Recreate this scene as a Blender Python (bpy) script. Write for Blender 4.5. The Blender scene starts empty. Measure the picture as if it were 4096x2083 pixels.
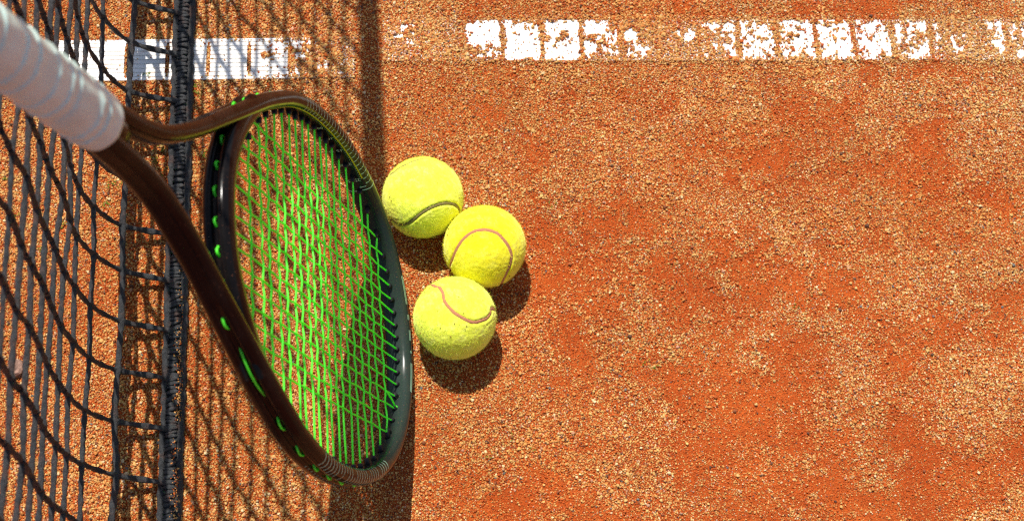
import bpy, math, random
import numpy as np
from mathutils import Vector, Matrix

rng = np.random.default_rng(7)
random.seed(7)
S = bpy.context.scene
COL = S.collection
rad = math.radians

# ------------------------------------------------------------------ camera
CAM_H = 1.136
cam_d = bpy.data.cameras.new("camera")
cam = bpy.data.objects.new("camera", cam_d)
COL.objects.link(cam)
cam_d.sensor_width = 36.0
cam_d.lens = 50.0
cam_d.clip_start = 0.05
cam_d.clip_end = 2000
right = Vector((0.99875, 0.0, 0.049979)); up = Vector((-0.017094, 0.939693, 0.341593))
back = Vector((-0.046965, -0.34202, 0.938518))
cam.matrix_world = Matrix(((right.x, up.x, back.x, 0), (right.y, up.y, back.y, 0), (right.z, up.z, back.z, CAM_H), (0, 0, 0, 1)))
cam_d.dof.use_dof = True
cam_d.dof.focus_distance = 1.16
cam_d.dof.aperture_fstop = 10.0
S.camera = cam

# ------------------------------------------------------------------ sky and sun
SUN = Vector((-0.168, 0.505, 1.0)).normalized()
W = bpy.data.worlds.new("World"); S.world = W; W.use_nodes = True
nt = W.node_tree
bg = nt.nodes["Background"]
sky = nt.nodes.new("ShaderNodeTexSky")
sky.sky_type = 'NISHITA'; sky.sun_disc = False
sky.sun_elevation = math.asin(SUN.z)
sky.sun_rotation = math.atan2(SUN.x, SUN.y)
sky.air_density = 1.0; sky.dust_density = 1.5; sky.ozone_density = 1.0
nt.links.new(sky.outputs[0], bg.inputs[0]); bg.inputs[1].default_value = 0.09
sl = bpy.data.lights.new("sun", 'SUN'); so = bpy.data.objects.new("sun", sl); COL.objects.link(so)
sl.energy = 4.4; sl.angle = rad(0.40); sl.color = (1.0, 0.955, 0.88)
so.rotation_euler = (-SUN).to_track_quat('-Z', 'Y').to_euler()
so.location = SUN * 5
S.view_settings.view_transform = 'Standard'; S.view_settings.look = 'None'
S.view_settings.exposure = 0.38; S.view_settings.gamma = 1.0
S.view_settings.use_curve_mapping = False
S.render.engine = 'CYCLES'
S.cycles.use_denoising = False
S.cycles.max_bounces = 6
S.cycles.filter_width = 1.3

# ------------------------------------------------------------------ helpers
def srgb(r, g, b):
    def f(c):
        c /= 255.0
        return c / 12.92 if c <= 0.04045 else ((c + 0.055) / 1.055) ** 2.4
    return (f(r), f(g), f(b), 1.0)

def newmat(name):
    m = bpy.data.materials.new(name); m.use_nodes = True
    t = m.node_tree; p = t.nodes["Principled BSDF"]
    return m, t, p

def node(t, kind, **kw):
    n = t.nodes.new(kind)
    for k, v in kw.items():
        setattr(n, k, v)
    return n

def noise(t, scale, detail=4.0, rough=0.55, coord='Object', vec=None):
    n = node(t, "ShaderNodeTexNoise")
    n.inputs["Scale"].default_value = scale; n.inputs["Detail"].default_value = detail; n.inputs["Roughness"].default_value = rough
    if vec is None:
        tc = node(t, "ShaderNodeTexCoord"); vec = tc.outputs[coord]
    t.links.new(vec, n.inputs["Vector"])
    return n

def ramp(t, src, stops):
    r = node(t, "ShaderNodeValToRGB")
    cr = r.color_ramp
    while len(cr.elements) < len(stops):
        cr.elements.new(0.5)
    for e, (p, c) in zip(cr.elements, stops):
        e.position = p; e.color = c
    t.links.new(src, r.inputs[0])
    return r

def bump(t, p, src, strength, dist):
    b = node(t, "ShaderNodeBump"); b.inputs["Strength"].default_value = strength; b.inputs["Distance"].default_value = dist
    t.links.new(src, b.inputs["Height"]); t.links.new(b.outputs[0], p.inputs["Normal"])
    return b

def link_mesh(name, V, F, mat=None, parent=None, smooth=True):
    me = bpy.data.meshes.new(name)
    me.from_pydata([tuple(v) for v in V], [], [tuple(int(i) for i in f) for f in F])
    if mat: me.materials.append(mat)
    me.polygons.foreach_set("use_smooth", [smooth] * len(me.polygons))
    me.update()
    o = bpy.data.objects.new(name, me); COL.objects.link(o)
    if parent: o.parent = parent
    return o

def empty(name, loc, label, cat, group=None):
    o = bpy.data.objects.new(name, None); COL.objects.link(o); o.location = loc
    o.empty_display_size = 0.02
    o['label'] = label; o['category'] = cat
    if group: o['group'] = group
    return o

def tube(P, R, sides=8, lobes=0, twist=0.0, lobe_amp=0.0, caps=True, flat=None, upv=(0, 0, 1)):
    """Tube along points P (n,3) with radii R (n). Returns V, F."""
    P = np.asarray(P, float); n = len(P)
    R = np.broadcast_to(np.asarray(R, float), (n,))
    T = np.gradient(P, axis=0); T /= np.linalg.norm(T, axis=1)[:, None] + 1e-12
    u = np.asarray(upv, float)
    A = np.cross(T, u); bad = np.linalg.norm(A, axis=1) < 0.1
    A[bad] = np.cross(T[bad], (1.0, 0.03, 0.0))
    A /= np.linalg.norm(A, axis=1)[:, None]
    B = np.cross(A, T)
    th = np.linspace(0, 2 * np.pi, sides, endpoint=False)
    L = np.concatenate([[0], np.cumsum(np.linalg.norm(np.diff(P, axis=0), axis=1))])
    rr = R[:, None] * np.ones((1, sides))
    if lobes:
        rr = rr * (1 + lobe_amp * np.cos(lobes * (th[None, :] - twist * L[:, None])))
    fx, fy = (1, 1) if flat is None else flat
    V = P[:, None, :] + rr[..., None] * (fx * np.cos(th)[None, :, None] * A[:, None, :] + fy * np.sin(th)[None, :, None] * B[:, None, :])
    V = V.reshape(-1, 3)
    F = []
    for i in range(n - 1):
        a = i * sides; b = a + sides
        for j in range(sides):
            k = (j + 1) % sides
            F.append((a + j, a + k, b + k, b + j))
    if caps:
        F.append(tuple(range(sides - 1, -1, -1))); F.append(tuple(range((n - 1) * sides, n * sides)))
    return V, F

class Acc:
    def __init__(s): s.V = []; s.F = []; s.n = 0
    def add(s, VF):
        V, F = VF
        s.V.append(np.asarray(V, float)); s.F += [tuple(i + s.n for i in f) for f in F]; s.n += len(V)
        return s
    def build(s, name, mat, parent=None, smooth=True):
        return link_mesh(name, np.concatenate(s.V), s.F, mat, parent, smooth)

def lattice(seed, n=256):
    return np.random.default_rng(seed).random((n, n))

def vnoise(x, y, freq, seed):
    g = lattice(seed); n = g.shape[0]
    x = np.asarray(x) * freq + 1000.37; y = np.asarray(y) * freq + 1000.71
    xi = np.floor(x).astype(int); yi = np.floor(y).astype(int)
    fx = x - xi; fy = y - yi
    fx = fx * fx * (3 - 2 * fx); fy = fy * fy * (3 - 2 * fy)
    a = g[xi % n, yi % n]; b = g[(xi + 1) % n, yi % n]; c = g[xi % n, (yi + 1) % n]; d = g[(xi + 1) % n, (yi + 1) % n]
    return (a * (1 - fx) + b * fx) * (1 - fy) + (c * (1 - fx) + d * fx) * fy

def fbm(x, y, freq, seed, octv=4):
    s = 0; a = 1; t = 0
    for k in range(octv):
        s = s + a * vnoise(x, y, freq * 2 ** k, seed + k); t += a; a *= 0.55
    return s / t

def catmull(P, per):
    P = np.asarray(P, float)
    Q = np.vstack([2 * P[0] - P[1], P, 2 * P[-1] - P[-2]])
    out = []
    for i in range(1, len(Q) - 2):
        t = np.linspace(0, 1, per, endpoint=False)[:, None]
        p0, p1, p2, p3 = Q[i - 1], Q[i], Q[i + 1], Q[i + 2]
        out.append(0.5 * (2 * p1 + (p2 - p0) * t + (2 * p0 - 5 * p1 + 4 * p2 - p3) * t ** 2 + (3 * p1 - p0 - 3 * p2 + p3) * t ** 3))
    out.append(P[-1:])
    return np.concatenate(out)

def resample(P, step):
    P = np.asarray(P, float)
    L = np.concatenate([[0], np.cumsum(np.linalg.norm(np.diff(P, axis=0), axis=1))])
    n = max(2, int(round(L[-1] / step)) + 1)
    t = np.linspace(0, L[-1], n)
    return np.stack([np.interp(t, L, P[:, k]) for k in range(P.shape[1])], 1)

# ------------------------------------------------------------------ materials
def mat_ground():
    m, t, p = newmat("red_clay")
    geo = node(t, "ShaderNodeNewGeometry")
    n1 = noise(t, 14, 5, 0.6, vec=geo.outputs["Position"])
    n2 = noise(t, 900, 3, 0.7, vec=geo.outputs["Position"])
    r1 = ramp(t, n1.outputs[0], [(0.3, srgb(170, 70, 22)), (0.7, srgb(196, 92, 34))])
    r2 = ramp(t, n2.outputs[0], [(0.3, (0.55, 0.5, 0.45, 1)), (0.7, (1.25, 1.25, 1.2, 1))])
    mx = node(t, "ShaderNodeMix", data_type='RGBA', blend_type='MULTIPLY'); mx.inputs[0].default_value = 0.8
    t.links.new(r1.outputs[0], mx.inputs[6]); t.links.new(r2.outputs[0], mx.inputs[7])
    t.links.new(mx.outputs[2], p.inputs["Base Color"])
    p.inputs["Roughness"].default_value = 0.95; p.inputs["Specular IOR Level"].default_value = 0.2
    v = node(t, "ShaderNodeTexVoronoi"); v.inputs["Scale"].default_value = 650
    t.links.new(geo.outputs["Position"], v.inputs["Vector"])
    ad = node(t, "ShaderNodeMath", operation='ADD'); t.links.new(v.outputs[0], ad.inputs[0]); t.links.new(n2.outputs[0], ad.inputs[1])
    bump(t, p, ad.outputs[0], 0.9, 0.0012)
    return m

def mat_grit():
    m, t, p = newmat("crushed_brick")
    a = node(t, "ShaderNodeAttribute"); a.attribute_type = 'INSTANCER'; a.attribute_name = "gcol"
    t.links.new(a.outputs["Color"], p.inputs["Base Color"])
    p.inputs["Roughness"].default_value = 0.85; p.inputs["Specular IOR Level"].default_value = 0.25
    return m

def mat_tape():
    m, t, p = newmat("white_line_plastic")
    geo = node(t, "ShaderNodeNewGeometry")
    n = noise(t, 60, 6, 0.65, vec=geo.outputs["Position"])
    r = ramp(t, n.outputs[0], [(0.30, srgb(226, 206, 190)), (0.46, srgb(240, 236, 230)), (0.8, srgb(244, 242, 238))])
    t.links.new(r.outputs[0], p.inputs["Base Color"]); p.inputs["Roughness"].default_value = 0.6
    p.inputs["Specular IOR Level"].default_value = 0.3
    n2 = noise(t, 1500, 2, 0.5, vec=geo.outputs["Position"])
    bump(t, p, n2.outputs[0], 0.25, 0.0004)
    return m

def mat_cord(name, c0, c1, dust=0.35):
    m, t, p = newmat(name)
    geo = node(t, "ShaderNodeNewGeometry")
    n1 = noise(t, 260, 5, 0.65, vec=geo.outputs["Position"])
    n2 = noise(t, 1700, 3, 0.6, vec=geo.outputs["Position"])
    n3 = noise(t, 90, 5, 0.7, vec=geo.outputs["Position"])
    r1 = ramp(t, n1.outputs[0], [(0.3, c0), (0.7, c1)])
    r3 = ramp(t, n3.outputs[0], [(0.52, (0, 0, 0, 1)), (0.75, (dust, dust, dust, 1))])
    mx = node(t, "ShaderNodeMix", data_type='RGBA'); t.links.new(r3.outputs[0], mx.inputs[0])
    t.links.new(r1.outputs[0], mx.inputs[6]); mx.inputs[7].default_value = srgb(150, 92, 62)
    t.links.new(mx.outputs[2], p.inputs["Base Color"])
    p.inputs["Roughness"].default_value = 0.58; p.inputs["Specular IOR Level"].default_value = 0.4
    ad = node(t, "ShaderNodeMath", operation='ADD'); t.links.new(n1.outputs[0], ad.inputs[0]); t.links.new(n2.outputs[0], ad.inputs[1])
    bump(t, p, ad.outputs[0], 1.0, 0.0026)
    return m

def mat_simple(name, col, rough=0.4, spec=0.5, coat=0.0, nscale=None, nstr=0.2, ndist=0.0005):
    m, t, p = newmat(name)
    p.inputs["Base Color"].default_value = col; p.inputs["Roughness"].default_value = rough
    p.inputs["Specular IOR Level"].default_value = spec; p.inputs["Coat Weight"].default_value = coat
    if nscale:
        n = noise(t, nscale, 4, 0.6); bump(t, p, n.outputs[0], nstr, ndist)
        r = ramp(t, n.outputs[0], [(0.3, tuple(c * 0.8 for c in col[:3]) + (1,)), (0.7, tuple(min(1, c * 1.15) for c in col[:3]) + (1,))])
        t.links.new(r.outputs[0], p.inputs["Base Color"])
    return m

def mat_frame():
    m, t, p = newmat("black_gloss_paint")
    tc = node(t, "ShaderNodeTexCoord")
    sx = node(t, "ShaderNodeSeparateXYZ"); t.links.new(tc.outputs["Object"], sx.inputs[0])
    # green flake near the tip of the head fading into black paint
    fade = ramp(t, sx.outputs[0], [(0.02, (1, 1, 1, 1)), (0.17, (0, 0, 0, 1))])
    fl = noise(t, 2600, 2, 0.5)
    flr = ramp(t, fl.outputs[0], [(0.35, (0.022, 0.030, 0.028, 1)), (0.62, (0.028, 0.046, 0.036, 1)), (0.74, (0.07, 0.10, 0.075, 1))])
    mx = node(t, "ShaderNodeMix", data_type='RGBA'); t.links.new(fade.outputs[0], mx.inputs[0])
    mx.inputs[6].default_value = (0.007, 0.006, 0.006, 1); t.links.new(flr.outputs[0], mx.inputs[7])
    # dust and scuffs
    d = noise(t, 38, 7, 0.72)
    dr = ramp(t, d.outputs[0], [(0.50, (0, 0, 0, 1)), (0.72, (0.07, 0.07, 0.07, 1))])
    mx2 = node(t, "ShaderNodeMix", data_type='RGBA'); t.links.new(dr.outputs[0], mx2.inputs[0])
    t.links.new(mx.outputs[2], mx2.inputs[6]); mx2.inputs[7].default_value = srgb(120, 88, 68)
    sp = noise(t, 900, 2, 0.5)
    spr = ramp(t, sp.outputs[0], [(0.69, (0, 0, 0, 1)), (0.74, (0.6, 0.6, 0.6, 1))])
    mx3 = node(t, "ShaderNodeMix", data_type='RGBA'); t.links.new(spr.outputs[0], mx3.inputs[0])
    t.links.new(mx2.outputs[2], mx3.inputs[6]); mx3.inputs[7].default_value = srgb(150, 96, 70)
    t.links.new(mx3.outputs[2], p.inputs["Base Color"])
    rr = ramp(t, d.outputs[0], [(0.35, (0.10, 0.10, 0.10, 1)), (0.75, (0.34, 0.34, 0.34, 1))])
    t.links.new(rr.outputs[0], p.inputs["Roughness"])
    p.inputs["Specular IOR Level"].default_value = 0.13
    return m

def mat_string():
    m, t, p = newmat("green_string")
    p.inputs["Base Color"].default_value = (0.045, 0.62, 0.02, 1); p.inputs["Roughness"].default_value = 0.32
    p.inputs["Specular IOR Level"].default_value = 0.6
    p.inputs["Transmission Weight"].default_value = 0.0
    p.inputs["Subsurface Weight"].default_value = 0.25; p.inputs["Subsurface Radius"].default_value = (0.3, 1.0, 0.2); p.inputs["Subsurface Scale"].default_value = 0.0015
    n = noise(t, 300, 3, 0.6)
    r = ramp(t, n.outputs[0], [(0.3, (0.15, 0.98, 0.05, 1)), (0.7, (0.21, 1.0, 0.09, 1))])
    t.links.new(r.outputs[0], p.inputs["Base Color"])
    # fluorescent dye: the radiance factor of day-glow green reaches about 1.25
    vm = node(t, "ShaderNodeVectorMath", operation='MULTIPLY'); vm.inputs[1].default_value = (1.0, 1.28, 1.0)
    t.links.new(r.outputs[0], vm.inputs[0]); t.links.new(vm.outputs[0], p.inputs["Base Color"])
    tr = node(t, "ShaderNodeBsdfTranslucent"); t.links.new(vm.outputs[0], tr.inputs[0])
    mxs = node(t, "ShaderNodeMixShader"); mxs.inputs[0].default_value = 0.40
    t.links.new(p.outputs[0], mxs.inputs[1]); t.links.new(tr.outputs[0], mxs.inputs[2])
    t.links.new(mxs.outputs[0], t.nodes["Material Output"].inputs["Surface"])
    return m

def mat_felt(name, hue):
    m, t, p = newmat(name)
    n1 = noise(t, 140, 6, 0.7); n2 = noise(t, 1100, 4, 0.7); n3 = noise(t, 45, 4, 0.6)
    r = ramp(t, n1.outputs[0], [(0.28, hue[0]), (0.52, hue[1]), (0.8, hue[2])])
    dr = ramp(t, n3.outputs[0], [(0.58, (0, 0, 0, 1)), (0.8, (0.30, 0.30, 0.30, 1))])
    mx = node(t, "ShaderNodeMix", data_type='RGBA'); t.links.new(dr.outputs[0], mx.inputs[0])
    t.links.new(r.outputs[0], mx.inputs[6]); mx.inputs[7].default_value = hue[3]
    t.links.new(mx.outputs[2], p.inputs["Base Color"])
    p.inputs["Roughness"].default_value = 0.95; p.inputs["Specular IOR Level"].default_value = 0.1
    p.inputs["Sheen Weight"].default_value = 0.6; p.inputs["Sheen Roughness"].default_value = 0.5
    p.inputs["Sheen Tint"].default_value = (0.95, 1.0, 0.4, 1)
    ad = node(t, "ShaderNodeMath", operation='ADD'); t.links.new(n1.outputs[0], ad.inputs[0]); t.links.new(n2.outputs[0], ad.inputs[1])
    bump(t, p, ad.outputs[0], 0.35, 0.0008)
    return m

def mat_grip():
    m, t, p = newmat("white_overgrip")
    n = noise(t, 55, 5, 0.6)
    r = ramp(t, n.outputs[0], [(0.3, (0.50, 0.68, 0.61, 1)), (0.6, (0.60, 0.80, 0.72, 1)), (0.9, (0.63, 0.84, 0.76, 1))])
    t.links.new(r.outputs[0], p.inputs["Base Color"])
    p.inputs["Roughness"].default_value = 0.38; p.inputs["Specular IOR Level"].default_value = 0.45
    n2 = noise(t, 700, 3, 0.6); bump(t, p, n2.outputs[0], 0.15, 0.0004)
    return m

M_ground = mat_ground(); M_grit = mat_grit(); M_tape = mat_tape()
M_cord = mat_cord("black_net_cord", (0.026, 0.027, 0.029, 1), (0.085, 0.086, 0.088, 1))
M_lace = mat_cord("black_lacing", (0.028, 0.029, 0.031, 1), (0.105, 0.106, 0.108, 1), 0.4)
M_frame = mat_frame(); M_string = mat_string(); M_grip = mat_grip()
M_grom = mat_simple("black_rubber", (0.012, 0.012, 0.012, 1), 0.5, 0.4, nscale=800)
M_mint = mat_simple("mint_print", srgb(176, 226, 190), 0.35)
M_lime = mat_simple("lime_pinstripe", srgb(186, 196, 20), 0.3)
M_white = mat_simple("white_canvas", srgb(230, 228, 222), 0.8, 0.2, nscale=900)
M_seam_d = mat_simple("dull_seam_rubber", srgb(140, 126, 74), 0.8, 0.2, nscale=1500)
M_seam_l = mat_simple("dusty_seam_rubber", srgb(190, 128, 92), 0.85, 0.2, nscale=1500, nstr=0.6, ndist=0.0008)
M_stone = mat_simple("grey_brown_stone", srgb(158, 124, 108), 0.9, 0.2, nscale=400, nstr=0.8, ndist=0.001)
M_moss = mat_simple("green_moss", (0.10, 0.19, 0.012, 1), 0.8, 0.2, nscale=600)

# ------------------------------------------------------------------ ground sheet
TAPES = [dict(x0=-0.3560, x1=-0.0840, cx=-0.2, cy=0.5989, slope=0.0410, slot=-0.320, w=0.0402, top=0.0012),
         dict(x0=-0.0590, x1=0.9000, cx=0.25, cy=0.6308, slope=0.0290, slot=0.0124, w=0.0412, top=-0.0001)]
PITCH = 0.0358; SLOT_W = 0.0036

def tape_coords(tp, x, y):
    dx = x - tp['cx']; dy = y - tp['cy']; s = tp['slope']; k = math.hypot(1, s)
    return (dx + dy * s) / k + tp['cx'], (dy - dx * s) / k     # along, across

def ground_h(x, y):
    h = (fbm(x, y, 9, 11, 3) - 0.5) * 0.0030 + (fbm(x, y, 60, 21, 2) - 0.5) * 0.0010
    fade = np.clip((1.6 - np.hypot(np.asarray(x), np.asarray(y) - 0.4)) / 0.8, 0, 1)
    for tp in TAPES:      # the clay is pressed flat along the line tapes
        a, t = tape_coords(tp, np.asarray(x), np.asarray(y))
        dd = np.hypot(np.maximum(np.abs(t) - 0.024, 0), np.maximum(np.maximum(tp['x0'] - a, a - tp['x1']), 0))
        h = h * np.clip(dd / 0.03, 0.06, 1)
    return h * fade - 0.0006

def axis(a, b, step, far):
    c = list(np.arange(a, b, step))
    s = step; p = c[-1]; hi = []
    while p < far:
        s *= 1.35; p += s; hi.append(p)
    s = step; p = c[0]; lo = []
    while p > -far:
        s *= 1.35; p -= s; lo.append(p)
    return np.array(lo[::-1] + c + hi)

gx = axis(-0.60, 0.72, 0.004, 300.0); gy = axis(0.02, 0.86, 0.004, 300.0)
XX, YY = np.meshgrid(gx, gy, indexing='ij')
ZZ = ground_h(XX, YY)
nx, ny = len(gx), len(gy)
idx = np.arange(nx * ny).reshape(nx, ny)
Fq = np.stack([idx[:-1, :-1], idx[1:, :-1], idx[1:, 1:], idx[:-1, 1:]], -1).reshape(-1, 4)
g = link_mesh("ground", np.stack([XX, YY, ZZ], -1).reshape(-1, 3), Fq, M_ground)
g['kind'] = 'structure'; g['label'] = 'red clay court surface of fine brick dust'

# ------------------------------------------------------------------ court line tapes
def build_tape(tp, label):
    w = tp['w']; hw = w / 2; top = tp['top']
    edge = 0.0032
    # rows across the strip: rim, then ribs separated by V grooves
    rows = [(-hw, -0.0022), (-hw, top * 0.9), (-hw + 0.0006, top + 0.0002), (-hw + 0.0014, top)]
    inner = np.linspace(-hw + edge, hw - edge, 9)
    rows.append((-hw + edge - 0.0003, top - 0.0001))
    gd, gw = (0.0013, 0.0006) if top > 0.0005 else (0.00045, 0.00035)
    for k in range(8):
        a, b = inner[k], inner[k + 1]
        rows += [(a, top - gd), (a + gw, top), (b - gw, top)]
    rows.append((inner[-1], top - gd))
    rows += [(hw - edge + 0.0003, top - 0.0001), (hw - 0.0014, top), (hw - 0.0006, top + 0.0002), (hw, top * 0.9), (hw, -0.0022)]
    rows = np.array(rows)
    y_in = (rows[:, 0] > -hw + edge - 0.0001) & (rows[:, 0] < hw - edge + 0.0001)
    xs = []
    k0 = math.ceil((tp['x0'] - tp['slot']) / PITCH); k1 = math.floor((tp['x1'] - tp['slot']) / PITCH)
    slots = [tp['slot'] + PITCH * k for k in range(k0, k1 + 1)]
    cols = [tp['x0']]; hole = []
    for sx in slots:
        a, b = sx - SLOT_W / 2, sx + SLOT_W / 2
        mids = np.linspace(cols[-1], a, 5)[1:]
        for mm in mids: hole.append(0); cols.append(mm)
        for mm in (a + 0.0008, b - 0.0008, b):
            hole.append(2 if mm != b - 0.0008 else 1); cols.append(mm)
    for mm in np.linspace(cols[-1], tp['x1'], 5)[1:]: hole.append(0); cols.append(mm)
    s = tp['slope']; k = math.hypot(1, s); ex = np.array([1, s]) / k; ey = np.array([-s, 1]) / k
    c = np.array([tp['cx'], tp['cy']])
    V = []; nr = len(rows)
    for xc in cols:
        for (yy, zz) in rows:
            q = c + ex * (xc - tp['cx']) + ey * yy
            V.append((q[0], q[1], zz))
    F = []
    cut = lambda i, j, h: h and y_in[j] and y_in[j + 1] and (h == 1 or (rows[j, 0] > -hw + edge + 0.001 and rows[j + 1, 0] < hw - edge - 0.001))
    for i in range(len(cols) - 1):
        for j in range(nr - 1):
            if cut(i, j, hole[i]): continue
            a = i * nr + j
            F.append((a, a + nr, a + nr + 1, a + 1))
    o = link_mesh("line_tape", V, F, M_tape, smooth=False)
    o['label'] = label; o['category'] = 'court line'; o['group'] = 'white line tapes pressed into the clay'
    return o

build_tape(TAPES[0], 'clean white slotted line tape running under the black net')
build_tape(TAPES[1], 'long white slotted line tape half buried in clay grit, right of the net')

# ------------------------------------------------------------------ crushed brick grit
PATCH = [(0.264, 0.501, .035, .022), (0.293, 0.517, .03, .02), (0.282, 0.402, .04, .018), (0.333, 0.396, .03, .02), (0.249, 0.423, .03, .02),
         (0.128, 0.378, .022, .02), (0.111, 0.336, .02, .03), (0.193, 0.309, .03, .02), (0.252, 0.297, .05, .025), (0.313, 0.224, .06, .022),
         (0.393, 0.333, .03, .022), (0.389, 0.255, .03, .022), (0.054, 0.212, .03, .018), (0.15, 0.45, .03, .02), (0.428, 0.544, .03, .02),
         (0.088, 0.391, .02, .02), (0.277, 0.263, .05, .02), (0.433, 0.361, .03, .02), (0.176, 0.40, .03, .02), (0.261, 0.338, .03, .02),
         (0.325, 0.666, .03, .012), (0.225, 0.662, .03, .012), (0.345, 0.205, .04, .02)]

def bare_mask(x, y):
    wx = x + (fbm(x, y, 28, 61, 3) - 0.5) * 0.05; wy = y + (fbm(x, y, 28, 71, 3) - 0.5) * 0.05
    m = np.zeros_like(x)
    for (cx, cy, rx, ry) in PATCH:
        d = ((wx - cx) / rx) ** 2 + ((wy - cy) / ry) ** 2
        m = np.maximum(m, np.exp(-d * 0.9))
    m = m * np.clip(fbm(x, y, 95, 81, 4) * 4.2 - 1.35, 0, 1)
    extra = np.clip(fbm(x, y, 22, 91, 5) * 5.5 - 3.0, 0, 1) * np.clip((x + 0.05) / 0.15, 0.12, 1)
    return np.clip(m + 0.6 * extra, 0, 1)

def jitter_grid(x0, x1, y0, y1, s):
    a = np.arange(x0, x1, s); b = np.arange(y0, y1, s)
    X, Y = np.meshgrid(a, b); X = X.ravel() + (rng.random(X.size) - .5) * s * 1.3; Y = Y.ravel() + (rng.random(Y.size) - .5) * s * 1.3
    return X, Y

def net_x0(y):
    return -0.2215 - 0.053 * (y - 0.352)

X, Y = jitter_grid(-0.43, 0.57, 0.16, 0.71, 0.00116)
for tp in TAPES:      # a second scatter where grit has been swept over the tapes
    xa, ya = jitter_grid(tp['x0'], min(tp['x1'], 0.57), tp['cy'] - 0.045, tp['cy'] + 0.045, 0.0013)
    a, t = tape_coords(tp, xa, ya); s_ = np.abs(t) < tp['w'] / 2 + 0.006 * rng.random(len(xa))
    X = np.concatenate([X, xa[s_]]); Y = np.concatenate([Y, ya[s_]])
n = len(X)
r = np.clip(rng.lognormal(math.log(0.00060), 0.32, n), 0.0003, 0.0015)
bm = bare_mask(X, Y)
big = vnoise(X, Y, 40, 5)
r *= 0.88 + 0.25 * big
r *= 1 - 0.30 * bm
keep = rng.random(n) > bm * 0.36
Z = ground_h(X, Y) + r * rng.uniform(0.1, 1.25, n)
# left net strip has a slightly coarser grain
r = np.where(X < -0.10, r * 1.10, r)

def thr_curve(x, pts):
    return np.interp(x, [p[0] for p in pts], [p[1] for p in pts])
TH_L = [(-0.36, 0.0), (-0.168, 0.0), (-0.158, 0.14), (-0.140, 0.38), (-0.126, 0.66), (-0.114, 0.88), (-0.098, 0.95), (-0.09, 1.0)]
TH_R = [(-0.06, 0.97), (-0.035, 0.84), (-0.02, 0.96), (0.0, 0.95), (0.009, 0.85), (0.0135, 0.12), (0.04, 0.06), (0.06, 0.03), (0.10, 0.06), (0.13, 0.20),
        (0.150, 0.50), (0.165, 0.76), (0.20, 0.86), (0.225, 0.82), (0.25, 0.56), (0.265, 0.26), (0.30, 0.30), (0.33, 0.18), (0.365, 0.14),
        (0.39, 0.28), (0.415, 0.45), (0.44, 0.62), (0.47, 0.82), (0.49, 0.76), (0.515, 0.5), (0.54, 0.5), (0.9, 0.7)]
for tp, TH, sd in ((TAPES[0], TH_L, 301), (TAPES[1], TH_R, 401)):
    a, t = tape_coords(tp, X, Y)
    on = (np.abs(t) < tp['w'] / 2) & (a > tp['x0']) & (a < tp['x1'])
    ph = np.abs((a - tp['slot'] + PITCH / 2) % PITCH - PITCH / 2)
    slot = on & (ph < SLOT_W / 2 - 0.0002) & (np.abs(t) < tp['w'] / 2 - 0.0034)
    lo = np.where((tp is TAPES[1]) & (a > 0.24) & (a < 0.43), 0.34, 0.56)
    nz = lo * fbm(a * 0.9, t, 85, sd, 3) + (1 - lo) * fbm(a, t, 300, sd + 50, 2)
    rank = np.empty(n); sel = np.where(on)[0]
    if len(sel):
        rank[sel] = np.argsort(np.argsort(nz[sel])) / len(sel)
    thr = thr_curve(a, TH)
    if tp is TAPES[1]:
        thr = thr + np.where((a < 0.045) & (t < -0.004), 0.40, 0) + np.where((a > 0.10) & (a < 0.15) & (t < -0.008), 0.15, 0)
        thr = thr + 0.55 * np.clip((np.abs(t) - 0.0165) / 0.004, 0, 1) + np.where(ph < 0.0032, 0.5, 0)
    else:
        thr = thr + np.where((a > -0.15) & (a < -0.1) & (t < 0), -0.10, 0)
    cover = rank < thr
    loose = rng.random(n) < np.where(np.abs(t) > tp['w'] / 2 - 0.0035, 0.09, 0.012 if tp is TAPES[0] else 0.04) * np.where(tp is TAPES[0], 0.55 + 9 * np.clip((a + 0.18) / 0.07, 0, 1), 1)
    k2 = cover | loose | slot
    keep = np.where(on, k2, keep)
    r = np.where(on & ~slot & ~cover, np.clip(r, 0.0004, 0.0011), r)
    r = np.where(on & cover, r * 1.12, r)
    dout = np.clip(1 - (np.abs(t) - tp['w'] / 2) / 0.005, 0, 1)
    Z = np.where(~on & (a > tp['x0']) & (a < tp['x1']), Z + dout * 0.0008, Z)
    Z = np.where(on & ~slot, tp['top'] + r * np.where(cover, rng.uniform(0.2, 1.3, n), 0.45), Z)
    Z = np.where(slot, 0.0002 + r * 0.2, Z)
# keep grit off the hem of the net, apart from the lower half where it has drifted over it
dxb = X - net_x0(Y)
onband = np.abs(dxb) < 0.0078
drift = np.clip((0.44 - Y) / 0.10, 0, 1) * np.clip((dxb + 0.001) / 0.006, 0, 1) * np.clip(fbm(X, Y, 55, 501, 3) * 3.2 - 0.95, 0, 1)
keep = np.where(onband, rng.random(n) < drift * 0.75, keep)
r = np.where(onband, r * 0.75, r)
Z = np.where(onband, 0.0075 - 0.0035 * np.clip(dxb / 0.0075, 0, 1) ** 2, Z)
P1 = np.stack([X, Y, Z], 1)[keep]; r1 = r[keep]; b1 = bm[keep]
# coarser grit outside the view
X, Y = jitter_grid(-0.95, 1.10, -0.25, 1.15, 0.0040)
out = ~((X > -0.43) & (X < 0.57) & (Y > 0.16) & (Y < 0.71))
for tp in TAPES:
    a, t = tape_coords(tp, X, Y)
    out &= ~((np.abs(t) < tp['w'] / 2) & (a > tp['x0']) & (a < tp['x1']) & (rng.random(len(X)) > 0.6))
out &= np.abs(X - net_x0(Y)) > 0.008
X, Y = X[out], Y[out]
r2 = np.clip(rng.lognormal(math.log(0.0016), 0.3, len(X)), 0.0007, 0.003)
P2 = np.stack([X, Y, ground_h(X, Y) + r2 * 0.3], 1)
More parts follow.
